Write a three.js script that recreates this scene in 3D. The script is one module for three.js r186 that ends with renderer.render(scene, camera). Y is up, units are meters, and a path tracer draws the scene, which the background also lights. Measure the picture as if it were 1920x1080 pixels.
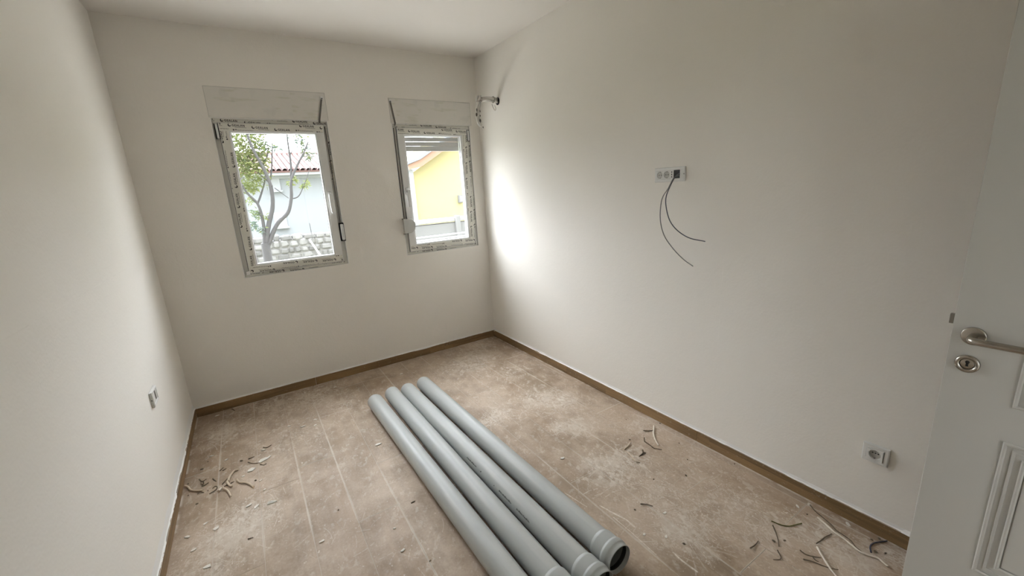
import * as THREE from 'three';
import { mergeGeometries } from 'three/addons/utils/BufferGeometryUtils.js';
import { RoundedBoxGeometry } from 'three/addons/geometries/RoundedBoxGeometry.js';

// ---------------------------------------------------------------- camera, sky, exposure
const scene = new THREE.Scene();
const camera = new THREE.PerspectiveCamera(69.585, 1920 / 1080, 0.05, 200);
camera.position.set(-2.06474, 1.55018, 3.70619);
camera.up.set(0.176295, 0.96986, -0.168199);
camera.lookAt(-2.06474 + 0.516191, 1.55018 - 0.236585, 3.70619 - 0.823149);
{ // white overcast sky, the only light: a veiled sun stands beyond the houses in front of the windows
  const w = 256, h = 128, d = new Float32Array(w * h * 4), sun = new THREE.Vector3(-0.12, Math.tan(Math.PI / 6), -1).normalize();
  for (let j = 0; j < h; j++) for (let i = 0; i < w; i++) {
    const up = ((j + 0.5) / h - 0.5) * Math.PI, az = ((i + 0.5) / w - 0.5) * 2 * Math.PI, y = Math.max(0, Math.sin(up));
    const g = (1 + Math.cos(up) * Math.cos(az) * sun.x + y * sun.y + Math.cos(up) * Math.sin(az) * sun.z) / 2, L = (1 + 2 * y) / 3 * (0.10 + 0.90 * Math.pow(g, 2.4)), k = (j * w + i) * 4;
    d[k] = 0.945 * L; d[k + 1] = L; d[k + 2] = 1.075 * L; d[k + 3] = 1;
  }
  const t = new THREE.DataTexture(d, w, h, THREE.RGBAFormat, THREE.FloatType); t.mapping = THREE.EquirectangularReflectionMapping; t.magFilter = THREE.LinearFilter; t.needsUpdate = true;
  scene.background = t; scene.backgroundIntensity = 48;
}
const renderer = new THREE.WebGLRenderer({ antialias: true });
renderer.toneMapping = THREE.LinearToneMapping;
renderer.toneMappingExposure = 1.0;
renderer.shadowMap.enabled = true;

// ---------------------------------------------------------------- helpers
let seed = 20240611;
const rnd = () => { seed = (seed * 1664525 + 1013904223) >>> 0; return seed / 4294967296; };
const rr = (a, b) => a + (b - a) * rnd();
const lerp = (a, b, t) => a + (b - a) * t;
const clamp = (v, a = 0, b = 1) => Math.min(b, Math.max(a, v));
const smooth = (a, b, v) => { const t = clamp((v - a) / (b - a)); return t * t * (3 - 2 * t); };
const PERM = new Float32Array(65536); for (let i = 0; i < 65536; i++) PERM[i] = rnd();
const lat = (ix, iy) => PERM[((ix * 73 + iy * 1291 + ((ix * iy) & 1023) * 17) & 65535)];
function vnoise(x, y) {
  const ix = Math.floor(x), iy = Math.floor(y), fx = x - ix, fy = y - iy;
  const u = fx * fx * (3 - 2 * fx), v = fy * fy * (3 - 2 * fy);
  return lerp(lerp(lat(ix, iy), lat(ix + 1, iy), u), lerp(lat(ix, iy + 1), lat(ix + 1, iy + 1), u), v);
}
const fbm = (x, y, o = 4) => { let s = 0, a = 0.5, n = 0; for (let i = 0; i < o; i++) { s += a * vnoise(x, y); n += a; x = x * 2.03 + 17.1; y = y * 2.03 + 5.7; a *= 0.5; } return s / n; };
const toS = (c) => 255 * (c <= 0.0031308 ? 12.92 * c : 1.055 * Math.pow(c, 1 / 2.4) - 0.055);
function dataTex(w, h, fn, srgb = true) {
  const d = new Uint8Array(w * h * 4), c = [0, 0, 0];
  for (let j = 0; j < h; j++) for (let i = 0; i < w; i++) {
    fn((i + 0.5) / w, (j + 0.5) / h, c); const k = (j * w + i) * 4;
    for (let q = 0; q < 3; q++) d[k + q] = srgb ? toS(clamp(c[q])) : 255 * clamp(c[q]);
    d[k + 3] = 255;
  }
  const t = new THREE.DataTexture(d, w, h); t.magFilter = THREE.LinearFilter; t.minFilter = THREE.LinearFilter;
  t.wrapS = t.wrapT = THREE.RepeatWrapping; if (srgb) t.colorSpace = THREE.SRGBColorSpace; t.needsUpdate = true; return t;
}
const names = new Map();
function numbered(n) { const k = names.get(n) ?? 0; names.set(n, k + 1); return k ? n + '_' + String(k).padStart(3, '0') : n; }
const std = (r, g, b, rough = 0.8, extra = {}) => { const m = new THREE.MeshStandardMaterial({ roughness: rough, ...extra }); m.color.setRGB(r, g, b); return m; };
function mesh(name, geo, mat, parent) {
  const m = new THREE.Mesh(geo, mat); m.name = parent === scene ? numbered(name) : name; m.castShadow = m.receiveShadow = true; parent.add(m); return m;
}
function thing(name, label, category, group, x = 0, y = 0, z = 0) {
  const g = new THREE.Group(); g.name = numbered(name); g.position.set(x, y, z); g.userData = { label, category }; if (group) g.userData.group = group; scene.add(g); return g;
}
function tag(o, label, category, group) { o.userData.label = label; o.userData.category = category; if (group) o.userData.group = group; return o; }
function structure(name, label, category) { const g = new THREE.Group(); g.name = name; g.userData = { kind: 'structure', label, category }; scene.add(g); return g; }
const V = (x, y, z) => new THREE.Vector3(x, y, z);
function box(x0, x1, y0, y1, z0, z1) { const g = new THREE.BoxGeometry(x1 - x0, y1 - y0, z1 - z0); g.translate((x0 + x1) / 2, (y0 + y1) / 2, (z0 + z1) / 2); return uvMetres(g); }
function rbox(x0, x1, y0, y1, z0, z1, r = 0.003, s = 2) { const g = new RoundedBoxGeometry(x1 - x0, y1 - y0, z1 - z0, s, r); g.translate((x0 + x1) / 2, (y0 + y1) / 2, (z0 + z1) / 2); return uvMetres(g); }
function uvMetres(g) {   // box projection, one texture unit a metre
  g = g.index ? g.toNonIndexed() : g; const p = g.attributes.position, n = g.attributes.normal, uv = new Float32Array(p.count * 2);
  for (let i = 0; i < p.count; i++) {
    const ax = Math.abs(n.getX(i)), ay = Math.abs(n.getY(i)), az = Math.abs(n.getZ(i));
    if (ax >= ay && ax >= az) { uv[2 * i] = p.getZ(i); uv[2 * i + 1] = p.getY(i); }
    else if (ay >= az) { uv[2 * i] = p.getX(i); uv[2 * i + 1] = p.getZ(i); }
    else { uv[2 * i] = p.getX(i); uv[2 * i + 1] = p.getY(i); }
  }
  g.setAttribute('uv', new THREE.BufferAttribute(uv, 2)); return g;
}
function ring(x0, x1, y0, y1, w, z0, z1, bevel = 0.002) {   // a rectangular frame of width w between z0 (back) and z1 (front)
  const s = new THREE.Shape([new THREE.Vector2(x0 + bevel, y0 + bevel), new THREE.Vector2(x1 - bevel, y0 + bevel), new THREE.Vector2(x1 - bevel, y1 - bevel), new THREE.Vector2(x0 + bevel, y1 - bevel)]);
  const W = w - bevel;
  s.holes.push(new THREE.Path([new THREE.Vector2(x0 + W, y0 + W), new THREE.Vector2(x0 + W, y1 - W), new THREE.Vector2(x1 - W, y1 - W), new THREE.Vector2(x1 - W, y0 + W)]));
  const g = new THREE.ExtrudeGeometry(s, { depth: z1 - z0 - 2 * bevel, bevelEnabled: bevel > 0, bevelThickness: bevel, bevelSize: bevel, bevelSegments: 1 });
  g.translate(0, 0, z0 + bevel); return uvMetres(g);
}
function cyl(r0, r1, h, seg = 24, open = false) { return new THREE.CylinderGeometry(r0, r1, h, seg, 1, open); }
function strip(points, w, t, across) {   // a flat band of width w and thickness t through points, wide along `across`
  const gs = [], a = across.clone().normalize();
  const pos = [], idx = [];
  for (let i = 0; i < points.length; i++) {
    const d = points[Math.min(i + 1, points.length - 1)].clone().sub(points[Math.max(i - 1, 0)]).normalize(), n = a.clone().cross(d).normalize();
    for (const [s, q] of [[-1, -1], [1, -1], [1, 1], [-1, 1]]) { const v = points[i].clone().addScaledVector(a, s * w / 2).addScaledVector(n, q * t / 2); pos.push(v.x, v.y, v.z); }
    if (i) for (let k = 0; k < 4; k++) { const A = (i - 1) * 4 + k, B = (i - 1) * 4 + (k + 1) % 4, C = A + 4, D = B + 4; idx.push(A, C, B, B, C, D); }
  }
  const e = (points.length - 1) * 4; idx.push(0, 1, 2, 0, 2, 3, e, e + 2, e + 1, e, e + 3, e + 2);
  let g = new THREE.BufferGeometry(); g.setAttribute('position', new THREE.Float32BufferAttribute(pos, 3)); g.setIndex(idx); g = g.toNonIndexed(); g.computeVertexNormals(); return uvMetres(g);
}
function limb(points, r0, r1, { seg = 7, steps = 4, wobble = 0, curve = true } = {}) {   // a tapering capped tube through points
  const c = curve && points.length > 2 ? new THREE.CatmullRomCurve3(points, false, 'centripetal') : new THREE.CatmullRomCurve3(points, false, 'catmullrom', 0);
  const n = Math.max(2, (points.length - 1) * steps), fr = c.computeFrenetFrames(n, false), pos = [], idx = [], nor = [];
  for (let i = 0; i <= n; i++) {
    const p = c.getPointAt(i / n), r = lerp(r0, r1, i / n) * (1 + wobble * (rnd() - 0.5));
    for (let k = 0; k < seg; k++) {
      const a = k / seg * Math.PI * 2, d = fr.normals[i].clone().multiplyScalar(Math.cos(a)).addScaledVector(fr.binormals[i], Math.sin(a));
      pos.push(p.x + d.x * r, p.y + d.y * r, p.z + d.z * r); nor.push(d.x, d.y, d.z);
      if (i) { const A = (i - 1) * seg + k, B = (i - 1) * seg + (k + 1) % seg, C = A + seg, D = B + seg; idx.push(A, B, C, B, D, C); }
    }
  }
  for (const e of [0, n]) { const p = c.getPointAt(e / n), t = c.getTangentAt(e / n).multiplyScalar(e ? 1 : -1), b = pos.length / 3; pos.push(p.x, p.y, p.z); nor.push(t.x, t.y, t.z);
    for (let k = 0; k < seg; k++) { const j = (e * seg + k) * 3; pos.push(pos[j], pos[j + 1], pos[j + 2]); nor.push(t.x, t.y, t.z); }
    for (let k = 0; k < seg; k++) e ? idx.push(b, b + 1 + k, b + 1 + (k + 1) % seg) : idx.push(b, b + 1 + (k + 1) % seg, b + 1 + k); }
  const g = new THREE.BufferGeometry(); g.setAttribute('position', new THREE.Float32BufferAttribute(pos, 3)); g.setAttribute('normal', new THREE.Float32BufferAttribute(nor, 3)); g.setIndex(idx); return uvMetres(g);
}
const pts = (L) => L.map((p) => V(...p));

// ---------------------------------------------------------------- sizes of the room (metres)
const W = 2.624, H = 2.722, FRONT = 4.26, SK = 0.0705;
const WIN = [{ x0: -2.1285, x1: -1.3672, y0: 0.9955, y1: 2.1405 }, { x0: -0.8535, x1: -0.1075, y0: 0.9955, y1: 2.1365 }];

// ---------------------------------------------------------------- measured places of the litter, dust and cables
const TWIGS = [["left",0,0.0055,[[-2.607,0.945],[-2.592,0.959],[-2.574,1.005],[-2.546,1.032],[-2.518,1.05]]],["left",0,0.0059,[[-2.354,1.07],[-2.341,1.103],[-2.313,1.127],[-2.295,1.154],[-2.276,1.198]]],["left",0,0.0065,[[-2.396,1.056],[-2.393,1.017],[-2.38,0.979],[-2.367,0.957],[-2.348,0.961]]],["left",0,0.0065,[[-2.402,1.058],[-2.391,1.096],[-2.38,1.117]]],["left",0,0.0055,[[-2.421,1.107],[-2.399,1.142],[-2.389,1.18],[-2.383,1.209]]],["left",1,0.0065,[[-2.441,1.118],[-2.429,1.093]]],["left",2,0.0031,[[-2.427,1.054],[-2.404,1.015]]],["left",2,0.0031,[[-2.416,1.085],[-2.402,1.079]]],["left",2,0.0031,[[-2.385,1.075],[-2.369,1.068]]],["left",2,0.0031,[[-2.482,1.114],[-2.451,1.081],[-2.458,1.047],[-2.472,1.062]]],["left",2,0.0031,[[-2.524,1.006],[-2.513,0.999],[-2.494,0.987]]],["left",2,0.0031,[[-2.541,0.924],[-2.525,0.95],[-2.507,0.94]]],["left",2,0.0031,[[-2.519,0.964],[-2.517,0.986],[-2.533,0.968]]],["left",2,0.0031,[[-2.474,0.962],[-2.457,1.002]]],["left",2,0.0031,[[-2.541,1.066],[-2.519,1.039]]],["left",2,0.0031,[[-2.524,1.057],[-2.511,1.073]]],["left",2,0.0031,[[-2.443,0.897],[-2.426,0.873]]],["left",2,0.0031,[[-2.428,0.908],[-2.411,0.896]]],["left",2,0.0031,[[-2.338,0.861],[-2.325,0.867]]],["left",2,0.0031,[[-2.296,0.87],[-2.265,0.866]]],["left",2,0.0031,[[-2.298,0.914],[-2.275,0.94],[-2.245,0.959]]],["left",2,0.0031,[[-2.236,0.988],[-2.216,1.003],[-2.204,0.994]]],["left",2,0.0031,[[-2.212,0.794],[-2.193,0.805],[-2.165,0.788]]],["mid",1,0.0055,[[-0.081,2.158],[-0.115,2.183],[-0.143,2.202],[-0.173,2.232],[-0.201,2.269],[-0.224,2.304]]],["mid",2,0.0036,[[-0.174,2.151],[-0.145,2.17],[-0.114,2.184]]],["mid",2,0.0034,[[-0.23,2.204],[-0.252,2.226],[-0.256,2.254],[-0.26,2.282],[-0.264,2.303],[-0.252,2.321],[-0.238,2.34]]],["mid",0,0.0042,[[-0.333,2.186],[-0.37,2.198],[-0.417,2.212],[-0.415,2.246],[-0.433,2.295],[-0.44,2.323],[-0.428,2.34]]],["mid",2,0.0042,[[-0.335,2.279],[-0.349,2.295],[-0.39,2.303]]],["door",1,0.0047,[[-0.107,3.081],[-0.115,3.115],[-0.135,3.156],[-0.145,3.197],[-0.158,3.23],[-0.168,3.261],[-0.159,3.288],[-0.147,3.313],[-0.154,3.329],[-0.163,3.347]]],["door",1,0.0044,[[-0.283,3.15],[-0.313,3.183],[-0.344,3.216],[-0.369,3.25],[-0.38,3.268]]],["door",2,0.0023,[[-0.047,3.027],[-0.067,3.058],[-0.078,3.086],[-0.088,3.11],[-0.101,3.138],[-0.118,3.161],[-0.121,3.183],[-0.13,3.216],[-0.152,3.241],[-0.158,3.263]]],["door",2,0.0026,[[-0.264,3.141],[-0.227,3.144],[-0.196,3.146],[-0.154,3.155]]],["door",3,0.0031,[[-0.139,3.287],[-0.107,3.274],[-0.076,3.274],[-0.046,3.287],[-0.015,3.303]]],["door",2,0.0026,[[-0.389,3.145],[-0.366,3.173],[-0.358,3.196],[-0.347,3.22],[-0.329,3.243]]],["door",2,0.0023,[[-0.353,3.116],[-0.352,3.137],[-0.34,3.159],[-0.321,3.181]]],["door",2,0.0021,[[-0.345,3.159],[-0.351,3.172],[-0.349,3.184]]],["door",4,0.0029,[[-0.289,2.972],[-0.277,2.996],[-0.267,3.016],[-0.249,3.032],[-0.224,3.042],[-0.192,3.055]]],["door",2,0.0026,[[-0.308,2.987],[-0.34,3.018],[-0.37,3.04],[-0.398,3.056]]],["door",2,0.0023,[[-0.426,3.063],[-0.454,3.09],[-0.481,3.074]]],["door",2,0.0031,[[-0.506,2.994],[-0.47,2.995],[-0.439,2.992]]],["floor",2,0.0031,[[-0.675,2.554],[-0.646,2.575],[-0.636,2.596]]],["floor",2,0.0039,[[-2.392,0.032],[-2.373,0.077]]],["floor",2,0.0026,[[-1.594,1.854],[-1.571,1.852]]],["floor",2,0.0029,[[-2.31,1.608],[-2.288,1.612]]]];
const CRUMBS = [[-2.51,0.735],[-2.537,0.806],[-2.594,0.922],[-2.537,1.157],[-2.265,1.135],[-2.493,1.067],[-2.584,1.044],[-0.155,1.992],[-0.338,2.299],[-0.021,2.157],[-0.309,2.159],[-0.387,3.031],[-0.348,3.055],[-0.115,3.044],[-0.056,3.264],[-0.026,3.28],[-0.091,3.32],[-0.114,3.295],[-0.478,2.474],[-0.105,2.36],[-0.32,2.557],[-0.199,2.482],[-0.032,2.656],[-0.721,2.559],[-0.906,2.636],[-0.703,2.815],[-1.915,1.673],[-1.644,2.236],[-1.896,0.103]];
const CHIPS = [[-2.214,0.941,14],[-2.187,0.929,7],[-2.284,1.007,11],[-2.212,0.82,6],[-2.198,1.397,9],[-2.493,0.679,5],[-2.413,0.788,4],[-2.325,1.044,4],[-2.225,1.257,4],[-2.239,1.153,4],[-0.749,2.047,7],[-0.802,2.681,4],[-0.733,2.746,4],[-0.625,2.656,5],[-1.013,2.295,4],[-1.591,1.229,9],[-1.962,0.672,7],[-1.875,0.629,6],[-1.89,0.71,5],[-1.658,0.168,7],[-1.124,0.282,7],[-2.045,0.601,5],[-2.488,0.076,6],[-0.099,2.997,5],[-0.044,3.022,5],[-0.037,3.173,5],[-2.442,1.431,8],[-2.557,1.409,6],[-2.464,1.676,7],[-2.204,1.395,9],[-2.301,1.347,6],[-2.268,1.382,7],[-2.489,1.359,5],[-2.524,1.524,5],[-1.723,2.113,5],[-1.715,1.965,3],[-2.018,1.836,5]];
const DUST = [[-2.36,1.52,0.16,0.9],[-2.29,1.41,0.13,0.9],[-2.44,1.68,0.15,0.7],[-2.16,0.14,0.27,0.7],[-1.82,0.2,0.21,0.9],[-2.44,0.39,0.2,0.8],[-1.68,0.53,0.17,0.5],[-0.54,0.46,0.25,0.8],[-0.36,0.9,0.21,0.6],[-0.34,1.49,0.14,1.0],[-0.44,1.37,0.16,0.8],[-0.61,2.27,0.16,1.0],[-0.45,2.28,0.13,0.9],[-0.55,2.57,0.16,0.4],[-0.64,2.74,0.12,0.7],[-0.47,2.76,0.12,0.5],[-0.18,3.13,0.1,0.9],[-0.2,3.25,0.1,0.8],[-0.07,3.35,0.05,1.2],[-0.67,2.84,0.09,0.6],[-0.9,1.43,0.07,1.0],[-0.77,1.4,0.08,0.7],[-2.07,0.76,0.23,0.4],[-0.46,1.86,0.09,0.8],[-0.55,1.78,0.07,0.7],[-0.11,2.13,0.13,0.4],[-0.1,2.55,0.17,0.3],[-0.27,2.83,0.15,0.4],[-0.28,2.98,0.14,0.4],[-0.67,0.5,0.2,0.6],[-0.27,0.18,0.17,0.7]];
const SCRAPES = [[0.006,[[-0.835,2.439],[-0.818,2.511],[-0.799,2.578],[-0.801,2.627]]],[0.006,[[-0.777,2.815],[-0.781,2.863],[-0.777,2.927]]],[0.003,[[-0.837,2.53],[-0.837,2.628],[-0.843,2.78]]],[0.004,[[-0.981,2.176],[-0.925,2.218]]],[0.003,[[-0.916,2.273],[-0.892,2.405]]]];
const CABLE_A = [[-0.0085,1.5704,2.227],[-0.0818,1.5503,2.2519],[-0.1318,1.4998,2.2579],[-0.1626,1.4517,2.2606],[-0.173,1.4108,2.2683],[-0.1626,1.3294,2.2872],[-0.1318,1.2766,2.3104],[-0.0818,1.2319,2.3483],[-0.003,1.2057,2.3944]];
const CABLE_B = [[-0.0085,1.5588,2.2215],[-0.0963,1.541,2.251],[-0.1575,1.4952,2.2688],[-0.1991,1.4484,2.2658],[-0.2203,1.3823,2.2711],[-0.2203,1.3148,2.2766],[-0.1991,1.2445,2.2883],[-0.1575,1.1716,2.3186],[-0.0963,1.1135,2.3348],[-0.003,1.0623,2.3285]];

// ---------------------------------------------------------------- surface textures
const ROW0 = -0.0512, PITCH = 0.19965, ROWS = 13;
// cross joints seen on the floor: row number -> z of one joint (tiles are 1.2 m long)
const JOINT = [3.015, 2.629, 1.830, 2.230, 0.93, 1.5, 2.61, 1.416, 1.820, 2.36, 1.27, 0.612, 2.05];
const rowOf = (x) => Math.floor((ROW0 - x) / PITCH);
const floorW = W, floorL = FRONT;
function distSeg(px, pz, a, b) { const dx = b[0] - a[0], dz = b[1] - a[1], t = clamp(((px - a[0]) * dx + (pz - a[1]) * dz) / (dx * dx + dz * dz)); return Math.hypot(px - a[0] - t * dx, pz - a[1] - t * dz); }
// strokes left by dragging and sweeping, and specks of plaster, drawn into one mask
const MS = 2048, marks = new Float32Array(MS * MS);
function stamp(x, z, rad, a) {
  const cx = (x + W) / W * MS, cz = z / floorL * MS, rx = rad / W * MS, rz = rad / floorL * MS;
  for (let j = Math.floor(cz - rz - 1); j <= cz + rz + 1; j++) for (let i = Math.floor(cx - rx - 1); i <= cx + rx + 1; i++) {
    if (i < 0 || j < 0 || i >= MS || j >= MS) continue; const d = Math.hypot((i + 0.5 - cx) / (rx + 0.5), (j + 0.5 - cz) / (rz + 0.5)); if (d < 1) { const k = j * MS + i; marks[k] = Math.max(marks[k], a * (1 - d * d)); }
  }
}
function place() { if (rnd() < 0.62) { const [x, z, r, w] = DUST[Math.floor(rnd() * DUST.length)], q = r * 1.5; return [x + (rnd() + rnd() - 1) * q, z + (rnd() + rnd() - 1) * q, w]; } return [-W * rnd(), rr(0, 3.9), 0.35]; }
for (let n = 0; n < 1900; n++) { let [x, z, w] = place(), a = rr(0.9, 2.3) + (rnd() < 0.3 ? 1.4 : 0), turn = rr(-9, 9), al = rr(0.22, 0.62) * (0.55 + 0.5 * w), wd = rr(0.0008, 0.0022), len = rr(0.02, 0.11); for (let s = 0; s < len; s += 0.0012) { x += Math.cos(a) * 0.0012; z += Math.sin(a) * 0.0012; a += turn * 0.0012; if (vnoise(x * 260, z * 260) > 0.34) stamp(x, z, wd, al * (0.5 + 0.7 * vnoise(x * 90, z * 90))); } }
for (let n = 0; n < 4200; n++) { const [x, z, w] = place(), r = rr(0.0008, 0.0030) * (rnd() < 0.08 ? 2 : 1), a = rr(0.25, 0.85), d = rr(0, 6.28); stamp(x, z, r, a); if (rnd() < 0.6) stamp(x + Math.cos(d) * r * 1.3, z + Math.sin(d) * r * 1.3, r * 0.7, a); }
const floorTex = dataTex(2048, 2048, (u, v, c) => {
  const x = -W + u * W, z = v * floorL, row = rowOf(x), j = JOINT[clamp(row, 0, 12)] ?? 1, col = Math.floor((z - j) / 1.2 + 50);
  const id = ((row + 3) * 131 + col * 57) & 1023, tone = PERM[id * 7] , hue = PERM[id * 7 + 3];
  // wood print of the tile
  const warp = fbm(x * 5 + id, z * 1.3, 2) * 0.06;
  const g1 = fbm((x + warp) * 42 + id * 3.1, z * 2.3 + id, 3), g2 = vnoise((x + warp * 0.5) * 260 + id, z * 7), g3 = fbm(x * 9 + id, z * 1.1, 2);
  let k = 0.84 + 0.16 * tone + 0.26 * (g1 - 0.5) + 0.10 * (g2 - 0.5) + 0.22 * (g3 - 0.5);
  let r = 0.350 * k, g = (0.247 + 0.010 * hue) * k, b = (0.160 + 0.012 * hue) * k;
  // dust trodden over it
  let patch = 0; for (const [dx, dz, rad, w] of DUST) { const q = Math.hypot(x - dx, z - dz) / (rad * 1.7); if (q < 1) patch = Math.max(patch, w * (1 - q) * (1 - q) * (1 + 2 * q)); }
  const n1 = fbm(x * 2.7 + 40, z * 2.7, 4), n2 = fbm(x * 15 + 9, z * 13, 4), n3 = vnoise(x * 150, z * 140), n4 = fbm(x * 70 + 3, z * 44 + 8, 3);
  const film = clamp(0.42 + 1.5 * (n1 - 0.46) + 0.8 * (n2 - 0.5) + 0.26 * (n3 - 0.5) + 0.16 * patch, 0.03, 0.92);
  r = lerp(r, 0.60, film * 0.84); g = lerp(g, 0.478, film * 0.84); b = lerp(b, 0.365, film * 0.84);
  // scuffs and plaster smears: soft veil in the patches, fine ragged streaks, specks, and dust caught along the joints
  const e = Math.abs(((ROW0 - x) / PITCH) % 1), seam = Math.min(e, 1 - e) * PITCH, seamOn = smooth(0.48, 0.66, fbm(row * 9.7 + (e > 0.5 ? 1 : 0) * 9.7, z * 1.9, 3));
  const wx = x + 0.03 * (n2 - 0.5), wz = z + 0.03 * (n4 - 0.5), st = fbm(wx * 34 + wz * 22 + 70, wz * 20 - wx * 13, 5), ridge = 1 - Math.abs(2 * fbm(wx * 19 + wz * 12 + 7, wz * 21 - wx * 9 + 3, 4) - 1);
  let s = 0.34 * smooth(0.15, 0.8, patch) * smooth(0.36, 0.66, n4 * 0.55 + n2 * 0.45);
  s = Math.max(s, smooth(0.94 - 0.05 * patch, 1.0, ridge) * smooth(0.38, 0.58, n1 * 0.5 + patch * 0.32 + n4 * 0.28) * (0.36 + 0.3 * patch));
  s = Math.max(s, smooth(0.61 - 0.10 * patch, 0.70 - 0.08 * patch, st) * smooth(0.32, 0.66, n4) * (0.22 + 0.5 * patch));
  const sk = vnoise(x * 190 + z * 70, z * 120 - x * 90), sk2 = fbm(x * 4 + 90, z * 4, 2);
  s = Math.max(s, smooth(0.955 - 0.06 * patch - 0.05 * sk2, 0.99, sk) * 0.7);
  s = Math.max(s, smooth(0.0035 + 0.007 * n2, 0.0, seam) * seamOn * (0.35 + 0.5 * n4));
  for (const [w, L] of SCRAPES) for (let i = 1; i < L.length; i++) { const d = distSeg(x, z, L[i - 1], L[i]); if (d < w * 1.6) s = Math.max(s, smooth(w * (0.45 + 0.9 * n4), w * 0.2, d) * 0.75 * (0.5 + n3)); }
  s = Math.max(s, marks[Math.min(MS - 1, Math.floor(v * MS)) * MS + Math.min(MS - 1, Math.floor(u * MS))]);
  const cz = (z - j) / 1.2 + 50, cr = Math.min(cz - Math.floor(cz), Math.ceil(cz) - cz) * 1.2; s = Math.max(s, smooth(0.003 + 0.005 * n2, 0.0, cr) * smooth(0.35, 0.6, PERM[id * 5 + 1]) * 0.7);
  const edge = Math.min(-x, x + W, z); s = Math.max(s, smooth(0.024, 0.010, edge) * smooth(0.40, 0.62, n2) * 0.75);
  s = clamp(s, 0, 0.9);
  c[0] = lerp(r, 0.80, s); c[1] = lerp(g, 0.745, s); c[2] = lerp(b, 0.655, s);
});
const skirtTex = dataTex(1024, 256, (u, v, c) => {
  const x = u * 1.2, y = v * 0.3, w = fbm(x * 2, y * 5, 2) * 0.08, g1 = fbm(x * 2.6, (y + w) * 45, 4), g2 = vnoise(x * 9, (y + w) * 300), g3 = fbm(x * 3 + 9, y * 4, 2);
  const k = 0.86 + 0.8 * (g1 - 0.45) + 0.16 * (g2 - 0.5) + 0.35 * (g3 - 0.5), s = smooth(0.74, 0.82, fbm(x * 60, y * 110 + 11, 3)) * 0.25;
  c[0] = lerp(0.285 * k, 0.6, s); c[1] = lerp(0.178 * k, 0.53, s); c[2] = lerp(0.082 * k, 0.43, s);
}); skirtTex.repeat.set(1 / 1.2, 1 / 0.3);
const plasterBump = dataTex(512, 512, (u, v, c) => { const k = 0.5 * fbm(u * 24, v * 24, 3) + 0.3 * fbm(u * 7, v * 7, 2) + 0.2 * vnoise(u * 190, v * 190); c[0] = c[1] = c[2] = k; }, false);
plasterBump.repeat.set(0.8, 0.8);
const panelTex = dataTex(512, 256, (u, v, c) => {   // putty-smeared cover board
  const x = u * 0.8, y = v * 0.4, s = smooth(0.60, 0.78, fbm(x * 7, y * 34 + 4, 4)), t = smooth(0.58, 0.8, fbm(x * 16 + 5, y * 16, 3));
  const k = 1 - 0.10 * s - 0.05 * t; c[0] = 0.80 * k; c[1] = 0.775 * k; c[2] = 0.715 * k * (1 - 0.06 * s);
}); panelTex.repeat.set(1 / 0.8, 1 / 0.4);

// ---------------------------------------------------------------- materials
const M = {
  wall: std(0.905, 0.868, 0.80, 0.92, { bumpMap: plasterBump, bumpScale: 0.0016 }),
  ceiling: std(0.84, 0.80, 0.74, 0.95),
  filler: std(0.89, 0.875, 0.84, 0.85),
  grout: std(0.58, 0.51, 0.42, 0.95),
  tile: new THREE.MeshStandardMaterial({ map: floorTex, roughness: 0.62 }),
  skirt: new THREE.MeshStandardMaterial({ map: skirtTex, roughness: 0.5 }),
  panel: new THREE.MeshStandardMaterial({ map: panelTex, roughness: 0.85 }),
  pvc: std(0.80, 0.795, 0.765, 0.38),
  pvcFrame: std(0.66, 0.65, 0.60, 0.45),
  white: std(0.82, 0.82, 0.80, 0.35),
  plate: std(0.80, 0.79, 0.75, 0.32),
  insert: std(0.76, 0.75, 0.71, 0.4),
  socketWell: std(0.50, 0.49, 0.45, 0.45),
  black: std(0.012, 0.012, 0.013, 0.5),
  gasket: std(0.03, 0.03, 0.03, 0.7),
  strap: std(0.17, 0.155, 0.13, 0.9),
  steel: std(0.46, 0.43, 0.38, 0.26, { metalness: 1 }),
  steelDark: std(0.30, 0.28, 0.25, 0.35, { metalness: 1 }),
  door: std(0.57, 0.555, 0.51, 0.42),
  pipe: null, cable: std(0.26, 0.255, 0.25, 0.5), cableDark: std(0.11, 0.115, 0.135, 0.45),
  glass: new THREE.MeshPhysicalMaterial({ color: 0xffffff, transmission: 1, thickness: 0, roughness: 0, ior: 1.5 }),
};

// ---------------------------------------------------------------- the room
const floor = structure('floor', 'dusty wood-look plank tile floor smeared with white plaster', 'floor');
mesh('grout_bed', box(-W - 0.2, 0.2, -0.15, -0.0010, -0.25, FRONT + 1.5), M.grout, floor);
for (let row = -1; row < ROWS; row++) {
  const x1 = Math.min(ROW0 - row * PITCH, 0), x0 = Math.max(x1 === 0 && row < 0 ? ROW0 : ROW0 - (row + 1) * PITCH, -W), j = JOINT[clamp(row, 0, 12)];
  if (x1 - x0 < 0.01) continue;
  for (let k = -5; k < 5; k++) {
    const z0 = Math.max(j + k * 1.2, 0), z1 = Math.min(j + (k + 1) * 1.2, FRONT); if (z1 - z0 < 0.02) continue;
    const g = 0.0011, dy = (PERM[(row + 4) * 61 + k + 9] - 0.5) * 0.0006;
    const geo = rbox(x0 + g, x1 - g, -0.009, dy, z0 + g, z1 - g, 0.0006, 1), p = geo.attributes.position, uv = geo.attributes.uv;
    for (let i = 0; i < p.count; i++) uv.setXY(i, (p.getX(i) + W) / W, p.getZ(i) / floorL);
    mesh('floor_tile', geo, M.tile, floor);
  }
}
function wallMesh(name, geo, label, mat = M.wall) { const m = mesh(name, geo, mat, scene); m.name = name; m.userData = { kind: 'structure', label, category: name.startsWith('ceiling') ? 'ceiling' : 'wall' }; return m; }
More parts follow.
